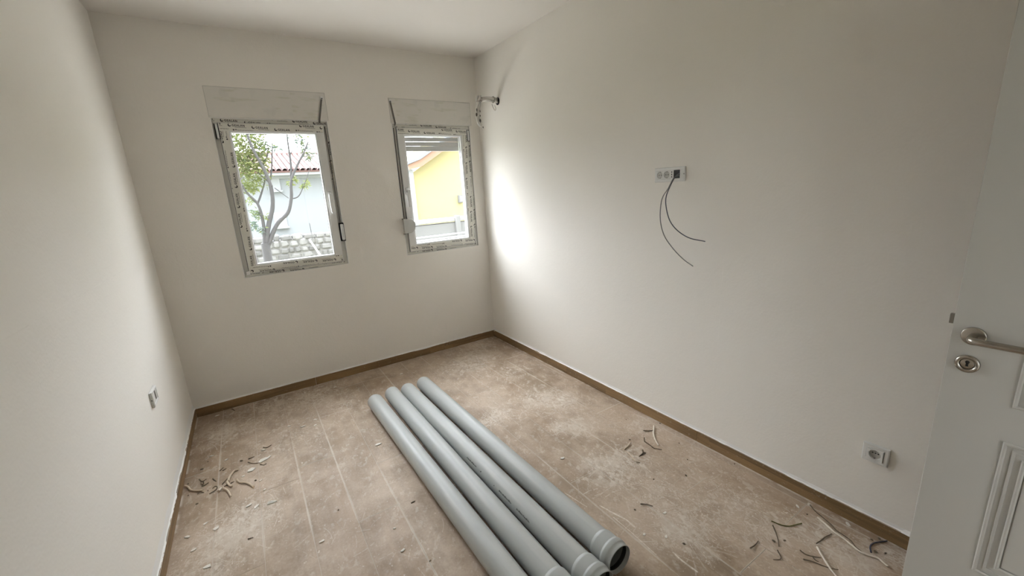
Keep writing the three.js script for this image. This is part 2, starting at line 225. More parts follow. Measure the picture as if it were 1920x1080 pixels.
{ const s = new THREE.Shape([[-W - 0.25, -0.15], [0.25, -0.15], [0.25, H + 0.2], [-W - 0.25, H + 0.2]].map((p) => new THREE.Vector2(...p)));
  for (const w of WIN) s.holes.push(new THREE.Path([[w.x0, w.y0], [w.x0, w.y1], [w.x1, w.y1], [w.x1, w.y0]].map((p) => new THREE.Vector2(...p))));
  const g = new THREE.ExtrudeGeometry(s, { depth: 0.24, bevelEnabled: false }); g.translate(0, 0, -0.24);
  wallMesh('wall_back', uvMetres(g), 'white plastered end wall with two small windows'); }
wallMesh('wall_left', box(-W - 0.2, -W, -0.15, H + 0.2, 0, FRONT + 0.15), 'white plastered wall on the left with one low outlet');
wallMesh('wall_right', box(0, 0.2, -0.15, H + 0.2, 0, FRONT + 0.15), 'long white plastered wall on the right with cables hanging from it');
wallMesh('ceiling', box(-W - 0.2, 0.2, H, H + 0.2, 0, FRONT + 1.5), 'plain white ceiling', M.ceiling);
// front wall behind the camera with the doorway, and a stub of the hall beyond it
const DX0 = -1.115, DX1 = -0.293;
wallMesh('wall_front', mergeGeometries([box(-W, DX0, -0.15, H, FRONT, FRONT + 0.15), box(DX1, 0, -0.15, H, FRONT, FRONT + 0.15), box(DX0, DX1, 2.06, H, FRONT, FRONT + 0.15)]), 'white plastered wall with the doorway, behind the viewer');
const HZ = FRONT + 1.35, HW = { x0: -2.45, x1: -1.05, y0: 0.55, y1: 2.3 };  // HW: opening for the hall window added as a fill source
wallMesh('wall_hall', mergeGeometries([box(-W, HW.x0, -0.15, H, HZ, HZ + 0.15), box(HW.x1, 0.2, -0.15, H, HZ, HZ + 0.15), box(HW.x0, HW.x1, -0.15, HW.y0, HZ, HZ + 0.15), box(HW.x0, HW.x1, HW.y1, H, HZ, HZ + 0.15), box(-W - 0.2, -W, -0.15, H, FRONT + 0.15, HZ + 0.15), box(0, 0.2, -0.15, H, FRONT + 0.15, HZ + 0.15)]), 'white plastered wall of the hall with an added window, beyond the doorway');

// skirting of tile strips with a ragged bead of filler on top
function skirting(name, label, cuts, place) {
  const g = structure(name, label, 'skirting');
  for (let i = 1; i < cuts.length; i++) {
    const a = cuts[i - 1] + 0.0012, b = cuts[i] - 0.0012, geo = rbox(a, b, 0.001, SK + (PERM[i * 31] - 0.5) * 0.001, 0, 0.0095, 0.0012, 1), p = geo.attributes.position, uv = geo.attributes.uv;
    for (let k = 0; k < p.count; k++) uv.setXY(k, p.getX(k) + i * 0.37, p.getY(k) + p.getZ(k) + i * 0.083);
    place(mesh('skirting_tile', geo, M.skirt, g));
  }
  const a = cuts[0], b = cuts[cuts.length - 1], n = Math.ceil((b - a) / 0.012), pos = [], idx = [];
  for (let i = 0; i <= n; i++) {
    const x = lerp(a, b, i / n), f = fbm(x * 16 + name.length * 7, 3.3, 3), d = 0.0035 + 0.011 * smooth(0.35, 0.8, f), h = (name.endsWith('left') ? 0.042 : name.endsWith('right') ? 0.016 : 0.009) * (0.85 + 0.35 * vnoise(x * 9, 8 + name.length)), drip = 0.012 * smooth(0.78, 0.9, vnoise(x * 6.3 + name.length, 2.2));
    pos.push(x, SK + h, 0.0002, x, SK + 0.004, Math.max(0.0012, d * 0.4), x, SK + 0.0012, Math.max(d, 0.004), x, SK - 0.001 - drip, 0.0102, x, SK - 0.001 - drip, 0.002);
    if (i) for (let k = 0; k < 4; k++) { const A = (i - 1) * 5 + k; idx.push(A, A + 1, A + 5, A + 1, A + 6, A + 5); }
  }
  let geo = new THREE.BufferGeometry(); geo.setAttribute('position', new THREE.Float32BufferAttribute(pos, 3)); geo.setIndex(idx); geo = geo.toNonIndexed(); geo.computeVertexNormals();
  place(mesh('filler_bead', uvMetres(geo), M.filler, g));
}
skirting('baseboard_back', 'brown wood-look tile skirting under the windows', [-W + 0.0098, -1.78, -0.58, -0.0098], () => {});
skirting('baseboard_right', 'brown wood-look tile skirting along the right wall', [0, 1.21, 2.41, 3.61, FRONT], (m) => { m.rotation.y = -Math.PI / 2; });
skirting('baseboard_left', 'brown wood-look tile skirting along the left wall', [-FRONT, -2.9, -1.7, -0.5, 0], (m) => { m.rotation.y = Math.PI / 2; m.position.x = -W; });

// ---------------------------------------------------------------- windows
function filmTexture() {   // printed protective film, 1.2 m by 0.075 m: two texts running a little askew over the strip
  const c = document.createElement('canvas'); c.width = 2048; c.height = 128; const q = c.getContext('2d');
  q.fillStyle = '#e4e2d8'; q.fillRect(0, 0, 2048, 128);
  const big = (x, y) => {
    q.save(); q.translate(x, y); q.rotate(0.035);
    q.fillStyle = '#2f2e2b'; q.beginPath(); q.arc(0, 0, 17, 0, Math.PI * 2); q.fill();
    q.fillStyle = '#e4e2d8'; q.beginPath(); q.arc(5, -6, 12, 0, Math.PI * 2); q.fill();
    q.fillStyle = '#2f2e2b'; q.font = 'bold 35px sans-serif'; q.fillText('GEALAN', 24, 12);
    q.fillStyle = '#77756d'; q.fillRect(52, 21, 120, 4); q.restore();
  };
  const small = (x, y) => {
    q.save(); q.translate(x, y); q.rotate(0.035); q.fillStyle = '#4a4944'; q.beginPath(); q.arc(0, 0, 9, 0, Math.PI * 2); q.fill(); q.beginPath(); q.arc(24, -3, 7, 0, Math.PI * 2); q.fill();
    q.fillStyle = '#7d7b73'; for (let i = 0; i < 24; i++) q.fillRect(36 + i * 7, -4 + (i * 37 % 5), 5, 8 - (i * 13 % 4)); q.restore();
  };
  for (let i = 0; i < 4; i++) big(30 + i * 245, 22 + i * 20);
  for (let i = 0; i < 4; i++) big(1060 + i * 245, 30 + i * 19);
  for (let i = 0; i < 4; i++) small(60 + i * 250, 78 + i * 18);
  for (let i = 0; i < 4; i++) small(1000 + i * 250, 88 + i * 14);
  for (let i = 0; i < 4; i++) small(1010 + i * 250 - 880 + 900, 6 + i * 6);
  const t = new THREE.CanvasTexture(c); t.colorSpace = THREE.SRGBColorSpace; t.wrapS = t.wrapT = THREE.RepeatWrapping; return t;
}
const filmTex = filmTexture();
const filmMat = new THREE.MeshStandardMaterial({ map: filmTex, roughness: 0.42 });
function film(parent, cx, cy, z, len, wid, turn, shift, name = 'printed_film') {   // a strip of film, its print running along len
  const g = new THREE.BoxGeometry(len, wid, 0.0006), uv = g.attributes.uv, p = g.attributes.position;
  for (let i = 0; i < uv.count; i++) uv.setXY(i, (p.getX(i) + len / 2 + shift) / 1.2, (p.getY(i) + wid / 2) / 0.075 + (0.075 - wid) / 0.15);
  g.rotateZ(turn); g.translate(cx, cy, z); return mesh(name, g, filmMat, parent);
}
function flatShape(list, depth, bevel, z0) { const s = new THREE.Shape(list.map((p) => new THREE.Vector2(...p))); const g = new THREE.ExtrudeGeometry(s, { depth: depth - 2 * bevel, bevelEnabled: true, bevelThickness: bevel, bevelSize: bevel, bevelSegments: 2 }); g.translate(0, 0, z0 + bevel); return uvMetres(g); }
function makeWindow(n, w, hinge, label) {   // hinge: -1 left, 1 right
  const g = structure('window_' + n, label, 'window');
  const fz = -0.014, sz = 0.006, sx0 = w.x0 + 0.037, sx1 = w.x1 - 0.037, sy0 = w.y0 + 0.030, sy1 = w.y1 - 0.033, face = 0.068;
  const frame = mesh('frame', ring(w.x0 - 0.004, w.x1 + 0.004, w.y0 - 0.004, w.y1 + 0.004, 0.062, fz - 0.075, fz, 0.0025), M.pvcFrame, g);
  mesh('sealing_bead', ring(w.x0 - 0.001, w.x1 + 0.001, w.y0 - 0.001, w.y1 + 0.001, 0.005, fz - 0.01, 0.0012, 0.0012), M.filler, frame);
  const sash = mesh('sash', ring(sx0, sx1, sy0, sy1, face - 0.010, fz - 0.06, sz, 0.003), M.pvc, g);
  mesh('glazing_bead', ring(sx0 + face - 0.013, sx1 - face + 0.013, sy0 + face - 0.013, sy1 - face + 0.013, 0.0135, -0.030, sz - 0.004, 0.004), M.white, sash);
  mesh('rebate_gasket', ring(sx0 - 0.0025, sx1 + 0.0025, sy0 - 0.0025, sy1 + 0.0025, 0.006, fz - 0.008, fz + 0.0035, 0.0008), M.gasket, sash);
  const gx0 = sx0 + face, gx1 = sx1 - face, gy0 = sy0 + face, gy1 = sy1 - face;
  mesh('glazing_gasket', ring(gx0 - 0.002, gx1 + 0.002, gy0 - 0.002, gy1 + 0.002, 0.0045, -0.034, -0.027, 0.0006), M.gasket, sash);
  mesh('pane', box(gx0 - 0.006, gx1 + 0.006, gy0 - 0.006, gy1 + 0.006, -0.0345, -0.0335), M.glass, sash);
  // film where it is still stuck on: top and bottom rail, hinge stile; top of the frame
  const fw = face - 0.018, off = 0.004 + fw / 2, L = sx1 - sx0 - 0.012, Hh = sy1 - sy0 - 0.012, mx = (sx0 + sx1) / 2, my = (sy0 + sy1) / 2;
  film(sash, mx, sy1 - off, sz + 0.0003, L, fw, -0.004, 0.1 * n); film(sash, mx, sy0 + off, sz + 0.0003, L, fw, Math.PI, 0.5 + 0.2 * n);
  if (hinge < 0) film(sash, sx0 + off, my, sz + 0.0003, Hh - 2 * fw, fw, Math.PI / 2, 0.32);
  else film(sash, sx1 - off, my, sz + 0.0003, Hh - 2 * fw, fw, -Math.PI / 2, 0.05);
  film(frame, (w.x0 + w.x1) / 2, w.y1 - 0.0155, fz + 0.0003, w.x1 - w.x0 - 0.02, 0.026, 0, 0.25 * n);
  film(frame, (w.x0 + w.x1) / 2, w.y0 + 0.0125, fz + 0.0003, w.x1 - w.x0 - 0.02, 0.022, Math.PI, 0.42);
  const ex = w.x1 - 0.0175; film(frame, ex, lerp(w.y0, w.y1, hinge < 0 ? 0.78 : 0.55), fz + 0.0003, hinge < 0 ? 0.42 : 0.9, 0.026, -Math.PI / 2, 0.04);
  // hinges
  const hx = hinge < 0 ? sx0 - 0.012 : sx1 + 0.012;
  mesh('hinge', mergeGeometries([rbox(hx - 0.007, hx + 0.007, sy1 - 0.105, sy1 - 0.012, fz, 0.014, 0.004, 2)]), M.white, sash);
  mesh('hinge_gap', mergeGeometries([rbox(hx - 0.0135, hx - 0.0075, sy1 - 0.11, sy1 - 0.006, fz, 0.004, 0.001, 1), rbox(hx + 0.0075, hx + 0.0125, sy1 - 0.11, sy1 - 0.006, fz, 0.006, 0.001, 1)]), M.black, sash);
  mesh('hinge', rbox(hx - 0.008, hx + 0.016 * -hinge * 0.5 + 0.008, sy0 - 0.010, sy0 + 0.020, fz, 0.013, 0.003, 2), M.white, sash);
  // handle on the other stile
  const kx = hinge < 0 ? sx1 - 0.031 : sx0 + 0.031, ky = 1.565;
  const h = mesh('handle_base', rbox(kx - 0.014, kx + 0.014, ky - 0.034, ky + 0.034, sz, sz + 0.012, 0.006, 3), M.white, sash);
  const prof = [[-0.0095, 0.012], [0.0095, 0.012], [0.0105, -0.04], [0.0085, -0.128], [0.005, -0.134], [-0.005, -0.134], [-0.0085, -0.128], [-0.0105, -0.04]];
  const lev = flatShape(prof.map(([x, y]) => [kx + x, ky + y]), 0.015, 0.004, sz + 0.033);
  const neck = cyl(0.009, 0.010, 0.034, 16).rotateX(Math.PI / 2).translate(kx, ky, sz + 0.028);
  mesh('handle_lever', mergeGeometries([lev.toNonIndexed ? lev : lev, uvMetres(neck)].map((q) => (q.index ? q.toNonIndexed() : q))), M.white, sash);
  // specks of plaster and dirt stuck to the pane
  const bits = []; for (let i = 0; i < 22; i++) { const s = rr(0.0012, 0.004) * (rnd() < 0.15 ? 1.6 : 1), b = new THREE.CircleGeometry(s, 6); b.scale(rr(0.4, 1), rr(0.6, 2.2), 1); b.rotateZ(rr(-1, 1)); b.translate(lerp(gx0, gx1, rr(0.12, 0.95)), lerp(gy0, gy1, rr(0.12, 0.8)), -0.0333); bits.push(b); }
  const d = mesh('dirt_specks', mergeGeometries(bits), std(0.30, 0.29, 0.27, 0.9), sash); d.userData.kind = 'stuff';
  return { g, sx0, sx1, sy0, sy1, gx0, gx1, gy0, gy1 };
}
const w1 = makeWindow(1, WIN[0], -1, 'left white plastic window with a tree outside, film print still on its sash');
const w2 = makeWindow(2, WIN[1], 1, 'right white plastic window near the corner with a yellow house outside');
{ const g = structure('window_3', 'unseen hall window added for fill light, beyond the doorway behind the viewer', 'window'); mesh('frame', ring(HW.x0, HW.x1, HW.y0, HW.y1, 0.06, HZ + 0.04, HZ + 0.10, 0.002), M.pvc, g); mesh('pane', box(HW.x0 + 0.05, HW.x1 - 0.05, HW.y0 + 0.05, HW.y1 - 0.05, HZ + 0.069, HZ + 0.070), M.glass, g); }  // added hall window, out of view, letting sky light in as fill
// outside sills and shutter guide rails
WIN.forEach((w, i) => {
  const g = structure('trim_' + (i + 3), 'pale outside sill and shutter guide rails of the ' + (i ? 'right' : 'left') + ' window', 'sill');
  mesh('outer_sill', rbox(w.x0, w.x1, w.y0 - 0.02, w.y0 + 0.004, -0.29, -0.092, 0.003, 1), std(0.45, 0.45, 0.44, 0.7), g);
  for (const s of [0, 1]) mesh('guide_rail', rbox(s ? w.x1 - 0.045 : w.x0, s ? w.x1 : w.x0 + 0.045, w.y0 + 0.004, w.y1, -0.15, -0.10, 0.002, 1), M.pvc, g);
});
{ // the half-lowered roller shutter of the right window
  const w = WIN[1], t = thing('roller_shutter', 'pale roller shutter lowered a little behind the right window', 'shutter', null, 0, 0, -0.125), m = std(0.30, 0.29, 0.265, 0.7);
  let y = 1.918; mesh('bottom_bar', rbox(w.x0 + 0.03, w.x1 - 0.03, y, y + 0.045, -0.007, 0.007, 0.003, 1), m, t); y += 0.046;
  while (y < w.y1 - 0.02) { const h = Math.min(0.039, w.y1 - y); mesh('slat', rbox(w.x0 + 0.03, w.x1 - 0.03, y, y + h - 0.001, -0.005, 0.005, 0.0045, 2), m, t); y += 0.040; }
  const u = thing('roller_shutter', 'end of the rolled-up shutter above the left window pane', 'shutter', null, 0, 0, -0.125), w0 = WIN[0];
  mesh('bottom_bar', rbox(w0.x0 + 0.03, w0.x1 - 0.03, w0.y1 - 0.05, w0.y1 - 0.004, -0.007, 0.007, 0.003, 1), m, u);
}
// cover boards of the shutter boxes, straps and winders
[[-2.131, -1.3595, 2.1425, 2.3415], [-0.8555, -0.0905, 2.1385, 2.3345]].forEach(([a, b, c, d], i) => {
  const g = structure('trim_' + (i + 1), 'putty-smeared shutter box cover above the ' + (i ? 'right' : 'left') + ' window', 'cover board');
  mesh('cover_board', rbox(a, b, c, d, -0.012, 0.0035, 0.0012, 1), M.panel, g);
  mesh('joint_bead', ring(a - 0.0035, b + 0.0035, c - 0.001, d + 0.0035, 0.0035, -0.002, 0.0012, 0), std(0.62, 0.60, 0.55, 0.9), g);
});
{
  const s1 = thing('shutter_strap', 'grey-brown shutter strap slanting from the cover above the left window', 'strap');
  mesh('webbing', strip(pts([[-1.3835, 2.304, 0.006], [-1.4235, 2.146, 0.0125], [-1.4245, 2.138, 0.0085], [-1.4235, 2.125, -0.006]]), 0.0135, 0.0016, V(1, 0.1, 0)), M.strap, s1);
  mesh('webbing', strip(pts([[-1.3895, 2.10, -0.006], [-1.3885, 1.7, -0.006], [-1.3855, 1.345, -0.003]]), 0.012, 0.0014, V(0.25, 0, 1)), M.strap, s1);
  mesh('guide', rbox(-1.3935, -1.3715, 2.297, 2.316, 0.0035, 0.012, 0.003, 2), M.white, s1); mesh('guide_slot', rbox(-1.3895, -1.3775, 2.2985, 2.3045, 0.0105, 0.0128, 0.001, 1), M.black, s1);
  const s2 = thing('shutter_strap', 'grey-brown shutter strap slanting from the cover above the right window', 'strap');
  mesh('webbing', strip(pts([[-0.8445, 2.312, 0.006], [-0.8255, 2.14, 0.0125], [-0.8250, 2.132, 0.0085], [-0.8252, 2.12, -0.006]]), 0.0135, 0.0016, V(1, 0.05, 0)), M.strap, s2);
  mesh('webbing', strip(pts([[-0.8395, 2.10, -0.006], [-0.8415, 1.7, -0.006], [-0.8405, 1.325, -0.003]]), 0.012, 0.0014, V(0.35, 0, 1)), M.strap, s2);
  mesh('guide', rbox(-0.8545, -0.8325, 2.305, 2.324, 0.0035, 0.012, 0.003, 2), M.white, s2); mesh('guide_slot', rbox(-0.8505, -0.8385, 2.3065, 2.3125, 0.0105, 0.0128, 0.001, 1), M.black, s2);
  const a = thing('strap_winder', 'narrow white strap winder at the edge of the left window', 'winder', null, -1.381, 1.199, 0);
  mesh('housing', rbox(-0.019, 0.019, -0.008, 0.145, -0.012, 0.006, 0.005, 2), M.black, a); mesh('cover', rbox(-0.012, 0.012, 0.002, 0.135, 0.004, 0.026, 0.008, 3), M.white, a);
  const b = thing('strap_winder', 'pale half-round strap winder at the edge of the right window', 'winder', null, -0.857, 1.2, 0), D = [];
  D.push([0.0, 0.0]); for (let i = 0; i <= 16; i++) { const t = -Math.PI / 2 + Math.PI * i / 16; D.push([0.052 + 0.05 * Math.cos(t), 0.062 + 0.060 * Math.sin(t)]); } D.push([0, 0.124]);
  mesh('cover', flatShape(D, 0.026, 0.004, 0.006), std(0.62, 0.62, 0.59, 0.4), b);
  mesh('slot', rbox(-0.006, 0.012, 0.122, 0.130, 0.0, 0.012, 0.001, 1), M.black, b); mesh('slot', rbox(-0.006, 0.012, -0.010, -0.003, 0.0, 0.012, 0.001, 1), M.black, b);
}

// ---------------------------------------------------------------- the door
{
  const d = structure('door_1', 'open white panelled door beside the right wall with a steel lever handle', 'door'); const X = -0.3372, Z0 = 3.4189, Z1 = 4.235, T = 0.040;
  // leaf with sunk mouldings: shape in (z, y), extruded along x
  const leaf = mesh('leaf', rbox(X, X + T, 0.008, 2.03, Z0, Z1, 0.0015, 1), M.door, d);
  const panel = (za, zb, ya, yb) => {
    for (const [o, wd, h] of [[0, 0.009, 0.006], [0.020, 0.007, 0.003], [0.040, 0.010, 0.007]]) {
      const r = ring(za + o, zb - o, ya + o, yb - o, wd, 0, h, h * 0.45); r.rotateY(-Math.PI / 2); r.translate(X - 0.0003, 0, 0); mesh('panel_moulding', uvMetres(r), M.door, leaf);
    }
    mesh('raised_panel', rbox(X - 0.003, X + 0.002, ya + 0.052, yb - 0.052, za + 0.052, zb - 0.052, 0.002, 1), M.door, leaf);
  };
  panel(3.5655, Z1 - 0.147, 0.302, 0.7565); panel(3.5655, Z1 - 0.147, 0.8635, 1.86);
  mesh('latch_bolt', rbox(X + 0.014, X + 0.026, 1.073, 1.103, Z0 - 0.012, Z0 + 0.002, 0.001, 1), M.steelDark, d);
  mesh('lock_faceplate', rbox(X + 0.010, X + 0.030, 0.93, 1.14, Z0 - 0.0008, Z0 + 0.002, 0.0003, 1), M.steel, d);
  const ry = 1.050, rz = 3.4655, ky = 0.963, kz = 3.4645;
  const disc = (r, h, y, z, hole = 0) => { const L = [[hole, 0], [r, 0], [r, h * 0.55], [r - 0.003, h], [hole ? hole + 0.003 : 0.0, h]]; if (hole) L.push([hole, h - 0.003]); const g = new THREE.LatheGeometry(L.map((p) => new THREE.Vector2(...p)), 40); g.rotateZ(Math.PI / 2); g.translate(X, y, z); return uvMetres(g); };
  mesh('handle_rose', disc(0.027, 0.009, ry, rz), M.steel, d);
  const c = [[X - 0.006, ry, rz], [X - 0.030, ry, rz], [X - 0.046, ry - 0.001, rz + 0.004], [X - 0.053, ry - 0.001, rz + 0.018], [X - 0.054, ry - 0.001, rz + 0.04], [X - 0.054, ry - 0.001, rz + 0.085], [X - 0.054, ry - 0.001, rz + 0.115], [X - 0.048, ry - 0.001, rz + 0.130], [X - 0.036, ry - 0.001, rz + 0.134]];
  mesh('lever', limb(pts(c), 0.0098, 0.0098, { seg: 18, steps: 6 }), M.steel, d);
  mesh('keyhole_rose', disc(0.027, 0.009, ky, kz, 0.0165), M.steel, d);
  mesh('keyhole_face', disc(0.0168, 0.004, ky, kz), M.steel, d);
  mesh('keyhole', mergeGeometries([cyl(0.0048, 0.0048, 0.0012, 14).rotateZ(Math.PI / 2).translate(X - 0.0042, ky + 0.006, kz), new THREE.BoxGeometry(0.0012, 0.013, 0.0055).translate(X - 0.0042, ky - 0.001, kz)].map((q) => q.toNonIndexed())), M.black, d);
  for (const y of [0.25, 1.75]) mesh('hinge', uvMetres(cyl(0.007, 0.007, 0.09, 12).translate(X + T + 0.004, y, Z1 + 0.004)), M.steel, d);
  const f = structure('trim_5', 'white door lining of the doorway behind the viewer', 'door frame');
  mesh('lining', mergeGeometries([box(DX0, DX0 + 0.02, 0, 2.06, FRONT, FRONT + 0.15), box(DX1 - 0.02 + 0.02, DX1 + 0.012, 0, 2.06, FRONT - 0.012, FRONT + 0.15), box(DX0, DX1, 2.04, 2.06, FRONT, FRONT + 0.15)]), M.door, f);
}

// ---------------------------------------------------------------- outlets
// built facing +z in the plane x-y, then turned onto the wall
function onWall(g, x, y, z, turn) { g.position.set(x, y, z); g.rotation.y = turn; return g; }
function insertPlate(x0, x1, y0, y1, z0, z1, holes) {   // a module face with round wells cut through it
  const s = new THREE.Shape([[x0, y0], [x1, y0], [x1, y1], [x0, y1]].map((p) => new THREE.Vector2(...p)));
  for (const [cx, cy, r] of holes) { const h = new THREE.Path(); h.absarc(cx, cy, r, 0, Math.PI * 2, true); s.holes.push(h); }
  const g = new THREE.ExtrudeGeometry(s, { depth: z1 - z0 - 0.001, bevelEnabled: true, bevelThickness: 0.0005, bevelSize: 0.0005, bevelSegments: 1, curveSegments: 28 }); g.translate(0, 0, z0 + 0.0005); return uvMetres(g);
}
function schukoFace(parent, cx, cy, zBottom, r, well) { return mesh('socket_well', uvMetres(cyl(r, r, 0.0006, 28).rotateX(Math.PI / 2).translate(cx, cy, zBottom)), well, parent); }
{
  const t = thing('wall_outlet', 'wide white outlet plate with two sockets and loose cables on the right wall', 'outlet'); onWall(t, 0, 1.5655, 2.1615, -Math.PI / 2);
  // local x = world z
  const cx = (z) => z - 2.1615;
  mesh('back_plate', rbox(-0.0995, 0.0995, -0.040, 0.040, 0.0004, 0.006, 0.003, 2), M.plate, t);
  const fr = ring(-0.0985, 0.0985, -0.0395, 0.0395, 0.017, 0.005, 0.011, 0.003); mesh('cover_frame', mergeGeometries([fr, rbox(0.068, 0.084, -0.024, 0.024, 0.005, 0.0105, 0.001, 1), rbox(-0.097, -0.088, -0.024, 0.024, 0.005, 0.0095, 0.001, 1)]), M.plate, t);
  mesh('socket_insert', insertPlate(-0.0875, cx(2.1885), -0.0225, 0.0225, 0.005, 0.0112, [[cx(2.0985), 0, 0.0195], [cx(2.1445), 0, 0.0195]]), M.insert, t);
  for (const z of [2.0985, 2.1445]) { const f = schukoFace(t, cx(z), 0.0, 0.0062, 0.0205, M.socketWell);
    for (const s of [-1, 1]) mesh('pin_hole', uvMetres(cyl(0.0026, 0.0026, 0.001, 10).rotateX(Math.PI / 2).translate(cx(z) + s * 0.0072, 0, 0.0066)), M.black, f);
    for (const s of [-1, 1]) mesh('earth_clip', rbox(cx(z) - 0.003, cx(z) + 0.003, s * 0.0165 - 0.0015, s * 0.0165 + 0.0015, 0.0062, 0.0108, 0.0005, 1), M.steelDark, f); }
  for (const y of [-0.013, 0, 0.013]) mesh('slot', rbox(cx(2.1785) - 0.0028, cx(2.1785) + 0.0028, y - 0.0038, y + 0.0038, 0.009, 0.0116, 0.0008, 1), M.black, t);
  mesh('open_module', rbox(cx(2.1895), cx(2.2325), -0.0225, 0.0225, 0.004, 0.0072, 0.0005, 1), M.black, t);
  mesh('screw', uvMetres(cyl(0.003, 0.003, 0.002, 8).rotateX(Math.PI / 2).translate(0.094, 0.0, 0.0115)), M.steelDark, t);
}
{
  const t = thing('wall_outlet', 'single white wall socket low on the right wall near the door', 'outlet'); onWall(t, 0, 0.372, 3.218, -Math.PI / 2);
  mesh('back_box', rbox(-0.043, 0.043, -0.0405, 0.0405, 0.0004, 0.008, 0.003, 2), M.plate, t);
  mesh('cover_frame', ring(-0.0445, 0.0445, -0.0415, 0.0415, 0.018, 0.006, 0.013, 0.004), M.plate, t);
  mesh('socket_insert', insertPlate(-0.0262, 0.0262, -0.0245, 0.0245, 0.006, 0.0175, [[0, 0, 0.0205]]), M.insert, t);
  const f = schukoFace(t, 0, 0.0, 0.0084, 0.0215, M.socketWell);
  for (const s of [-1, 0, 1]) mesh('pin_hole', uvMetres(cyl(0.0028, 0.0028, 0.001, 10).rotateX(Math.PI / 2).translate(s * 0.0095, 0.004, 0.0089)), M.black, f);
  for (const s of [-1, 1]) mesh('earth_clip', rbox(-0.003, 0.003, s * 0.0175 - 0.002, s * 0.0175 + 0.002, 0.0085, 0.0150, 0.0005, 1), M.steelDark, f);
}
{
  const t = thing('wall_outlet', 'small white outlet plate with one dark slot on the left wall', 'outlet'); onWall(t, -W, 0.594, 0.992, Math.PI / 2);
  // local x = -world z
  mesh('back_plate', rbox(-0.061, 0.061, -0.041, 0.041, 0.0004, 0.008, 0.003, 2), M.plate, t);
  mesh('cover_frame', ring(-0.0615, 0.0615, -0.0415, 0.0415, 0.016, 0.006, 0.014, 0.004), M.plate, t);
  mesh('module', rbox(-0.046, -0.001, -0.0245, 0.0245, 0.006, 0.012, 0.0015, 1), M.insert, t);
  mesh('module', rbox(0.025, 0.046, -0.0245, 0.0245, 0.006, 0.012, 0.0015, 1), M.insert, t);
  mesh('open_slot', rbox(-0.001, 0.025, -0.0245, 0.0245, 0.006, 0.0085, 0.0005, 1), M.black, t);
  mesh('side_screw', uvMetres(cyl(0.0025, 0.0025, 0.003, 8).rotateZ(Math.PI / 2).translate(-0.062, 0.0, 0.007)), M.black, t);
}
// loose cables from the open module
tag(mesh('network_cable', limb(pts(CABLE_A), 0.0027, 0.0027, { seg: 10, steps: 6 }), M.cableDark, scene), 'dark grey cable hanging from the outlet, the shorter inner loop', 'cable');
tag(mesh('network_cable', limb(pts(CABLE_B), 0.0025, 0.0025, { seg: 10, steps: 6 }), M.cable, scene), 'grey cable hanging from the outlet, the longer outer loop', 'cable');
{ // taped wires out of the wall by the corner
  const t = thing('wire_bundle', 'white taped wire bundle hooked out of the wall high beside the right window', 'wires'), tape = std(0.64, 0.61, 0.56, 0.5), flecks = std(0.10, 0.09, 0.08, 0.8);
  const twist = (name, P, n, R, r, turns, r1 = r) => { const c = new THREE.CatmullRomCurve3(pts(P)), N = 26, fr = c.computeFrenetFrames(N, false); for (let k = 0; k < n; k++) { const L = []; for (let i = 0; i <= N; i++) { const a = turns * 6.283 * i / N + k / n * 6.283, p = c.getPointAt(i / N), q = R * (1 - 0.45 * i / N); L.push(p.addScaledVector(fr.normals[i], Math.cos(a) * q).addScaledVector(fr.binormals[i], Math.sin(a) * q)); } mesh(name, limb(L, r, r1, { seg: 8, steps: 1 }), tape, t); } };
  twist('conduit_wire', [[0.0, 2.292, 0.352], [-0.02, 2.297, 0.356], [-0.075, 2.301, 0.36], [-0.13, 2.298, 0.36], [-0.178, 2.291, 0.36]], 3, 0.0135, 0.0115, 0.6);
  twist('hanging_wire', [[-0.188, 2.322, 0.36], [-0.192, 2.286, 0.36], [-0.197, 2.235, 0.36], [-0.208, 2.175, 0.36], [-0.211, 2.14, 0.36], [-0.198, 2.098, 0.36], [-0.185, 2.078, 0.36]], 3, 0.0135, 0.0115, 1.3, 0.008);
  mesh('wire_end', limb(pts([[-0.188, 2.085, 0.36], [-0.18, 2.062, 0.361], [-0.166, 2.045, 0.362]]), 0.006, 0.0035, { seg: 8 }), tape, t);
  mesh('wire_end', limb(pts([[-0.062, 2.262, 0.362], [-0.052, 2.235, 0.364], [-0.036, 2.211, 0.366], [-0.027, 2.222, 0.366], [-0.034, 2.252, 0.362]]), 0.0042, 0.0036, { seg: 8 }), tape, t);
  for (const [x, y, s] of [[-0.226, 2.205, 0.009], [-0.232, 2.168, 0.010], [-0.195, 2.196, 0.006], [-0.197, 2.160, 0.006], [-0.2, 2.118, 0.011], [-0.176, 2.066, 0.006], [-0.170, 2.298, 0.007], [-0.05, 2.291, 0.006]]) {
    const g = new THREE.IcosahedronGeometry(s, 1); g.scale(0.8, 1.5, 0.5); g.translate(x + 0.004, y, 0.374); mesh('dark_fleck', uvMetres(g), flecks, t); }  // small dark flecks dotted over the wire bundle
  for (const [x, y, r] of [[-0.181, 2.305, 0.024], [-0.045, 2.298, 0.0245]]) mesh('tape_band', uvMetres(new THREE.TorusGeometry(r, 0.0035, 6, 20).rotateY(x < -0.1 ? 0 : Math.PI / 2).rotateX(x < -0.1 ? Math.PI / 2 : 0).translate(x - 0.008 * (x < -0.1), y - 0.03 * (x < -0.1), 0.36)), std(0.30, 0.27, 0.23, 0.8), t);
  mesh('wall_hole', uvMetres(cyl(0.032, 0.032, 0.0016, 18).rotateZ(Math.PI / 2).translate(-0.0007, 2.288, 0.362)), M.black, t);
}

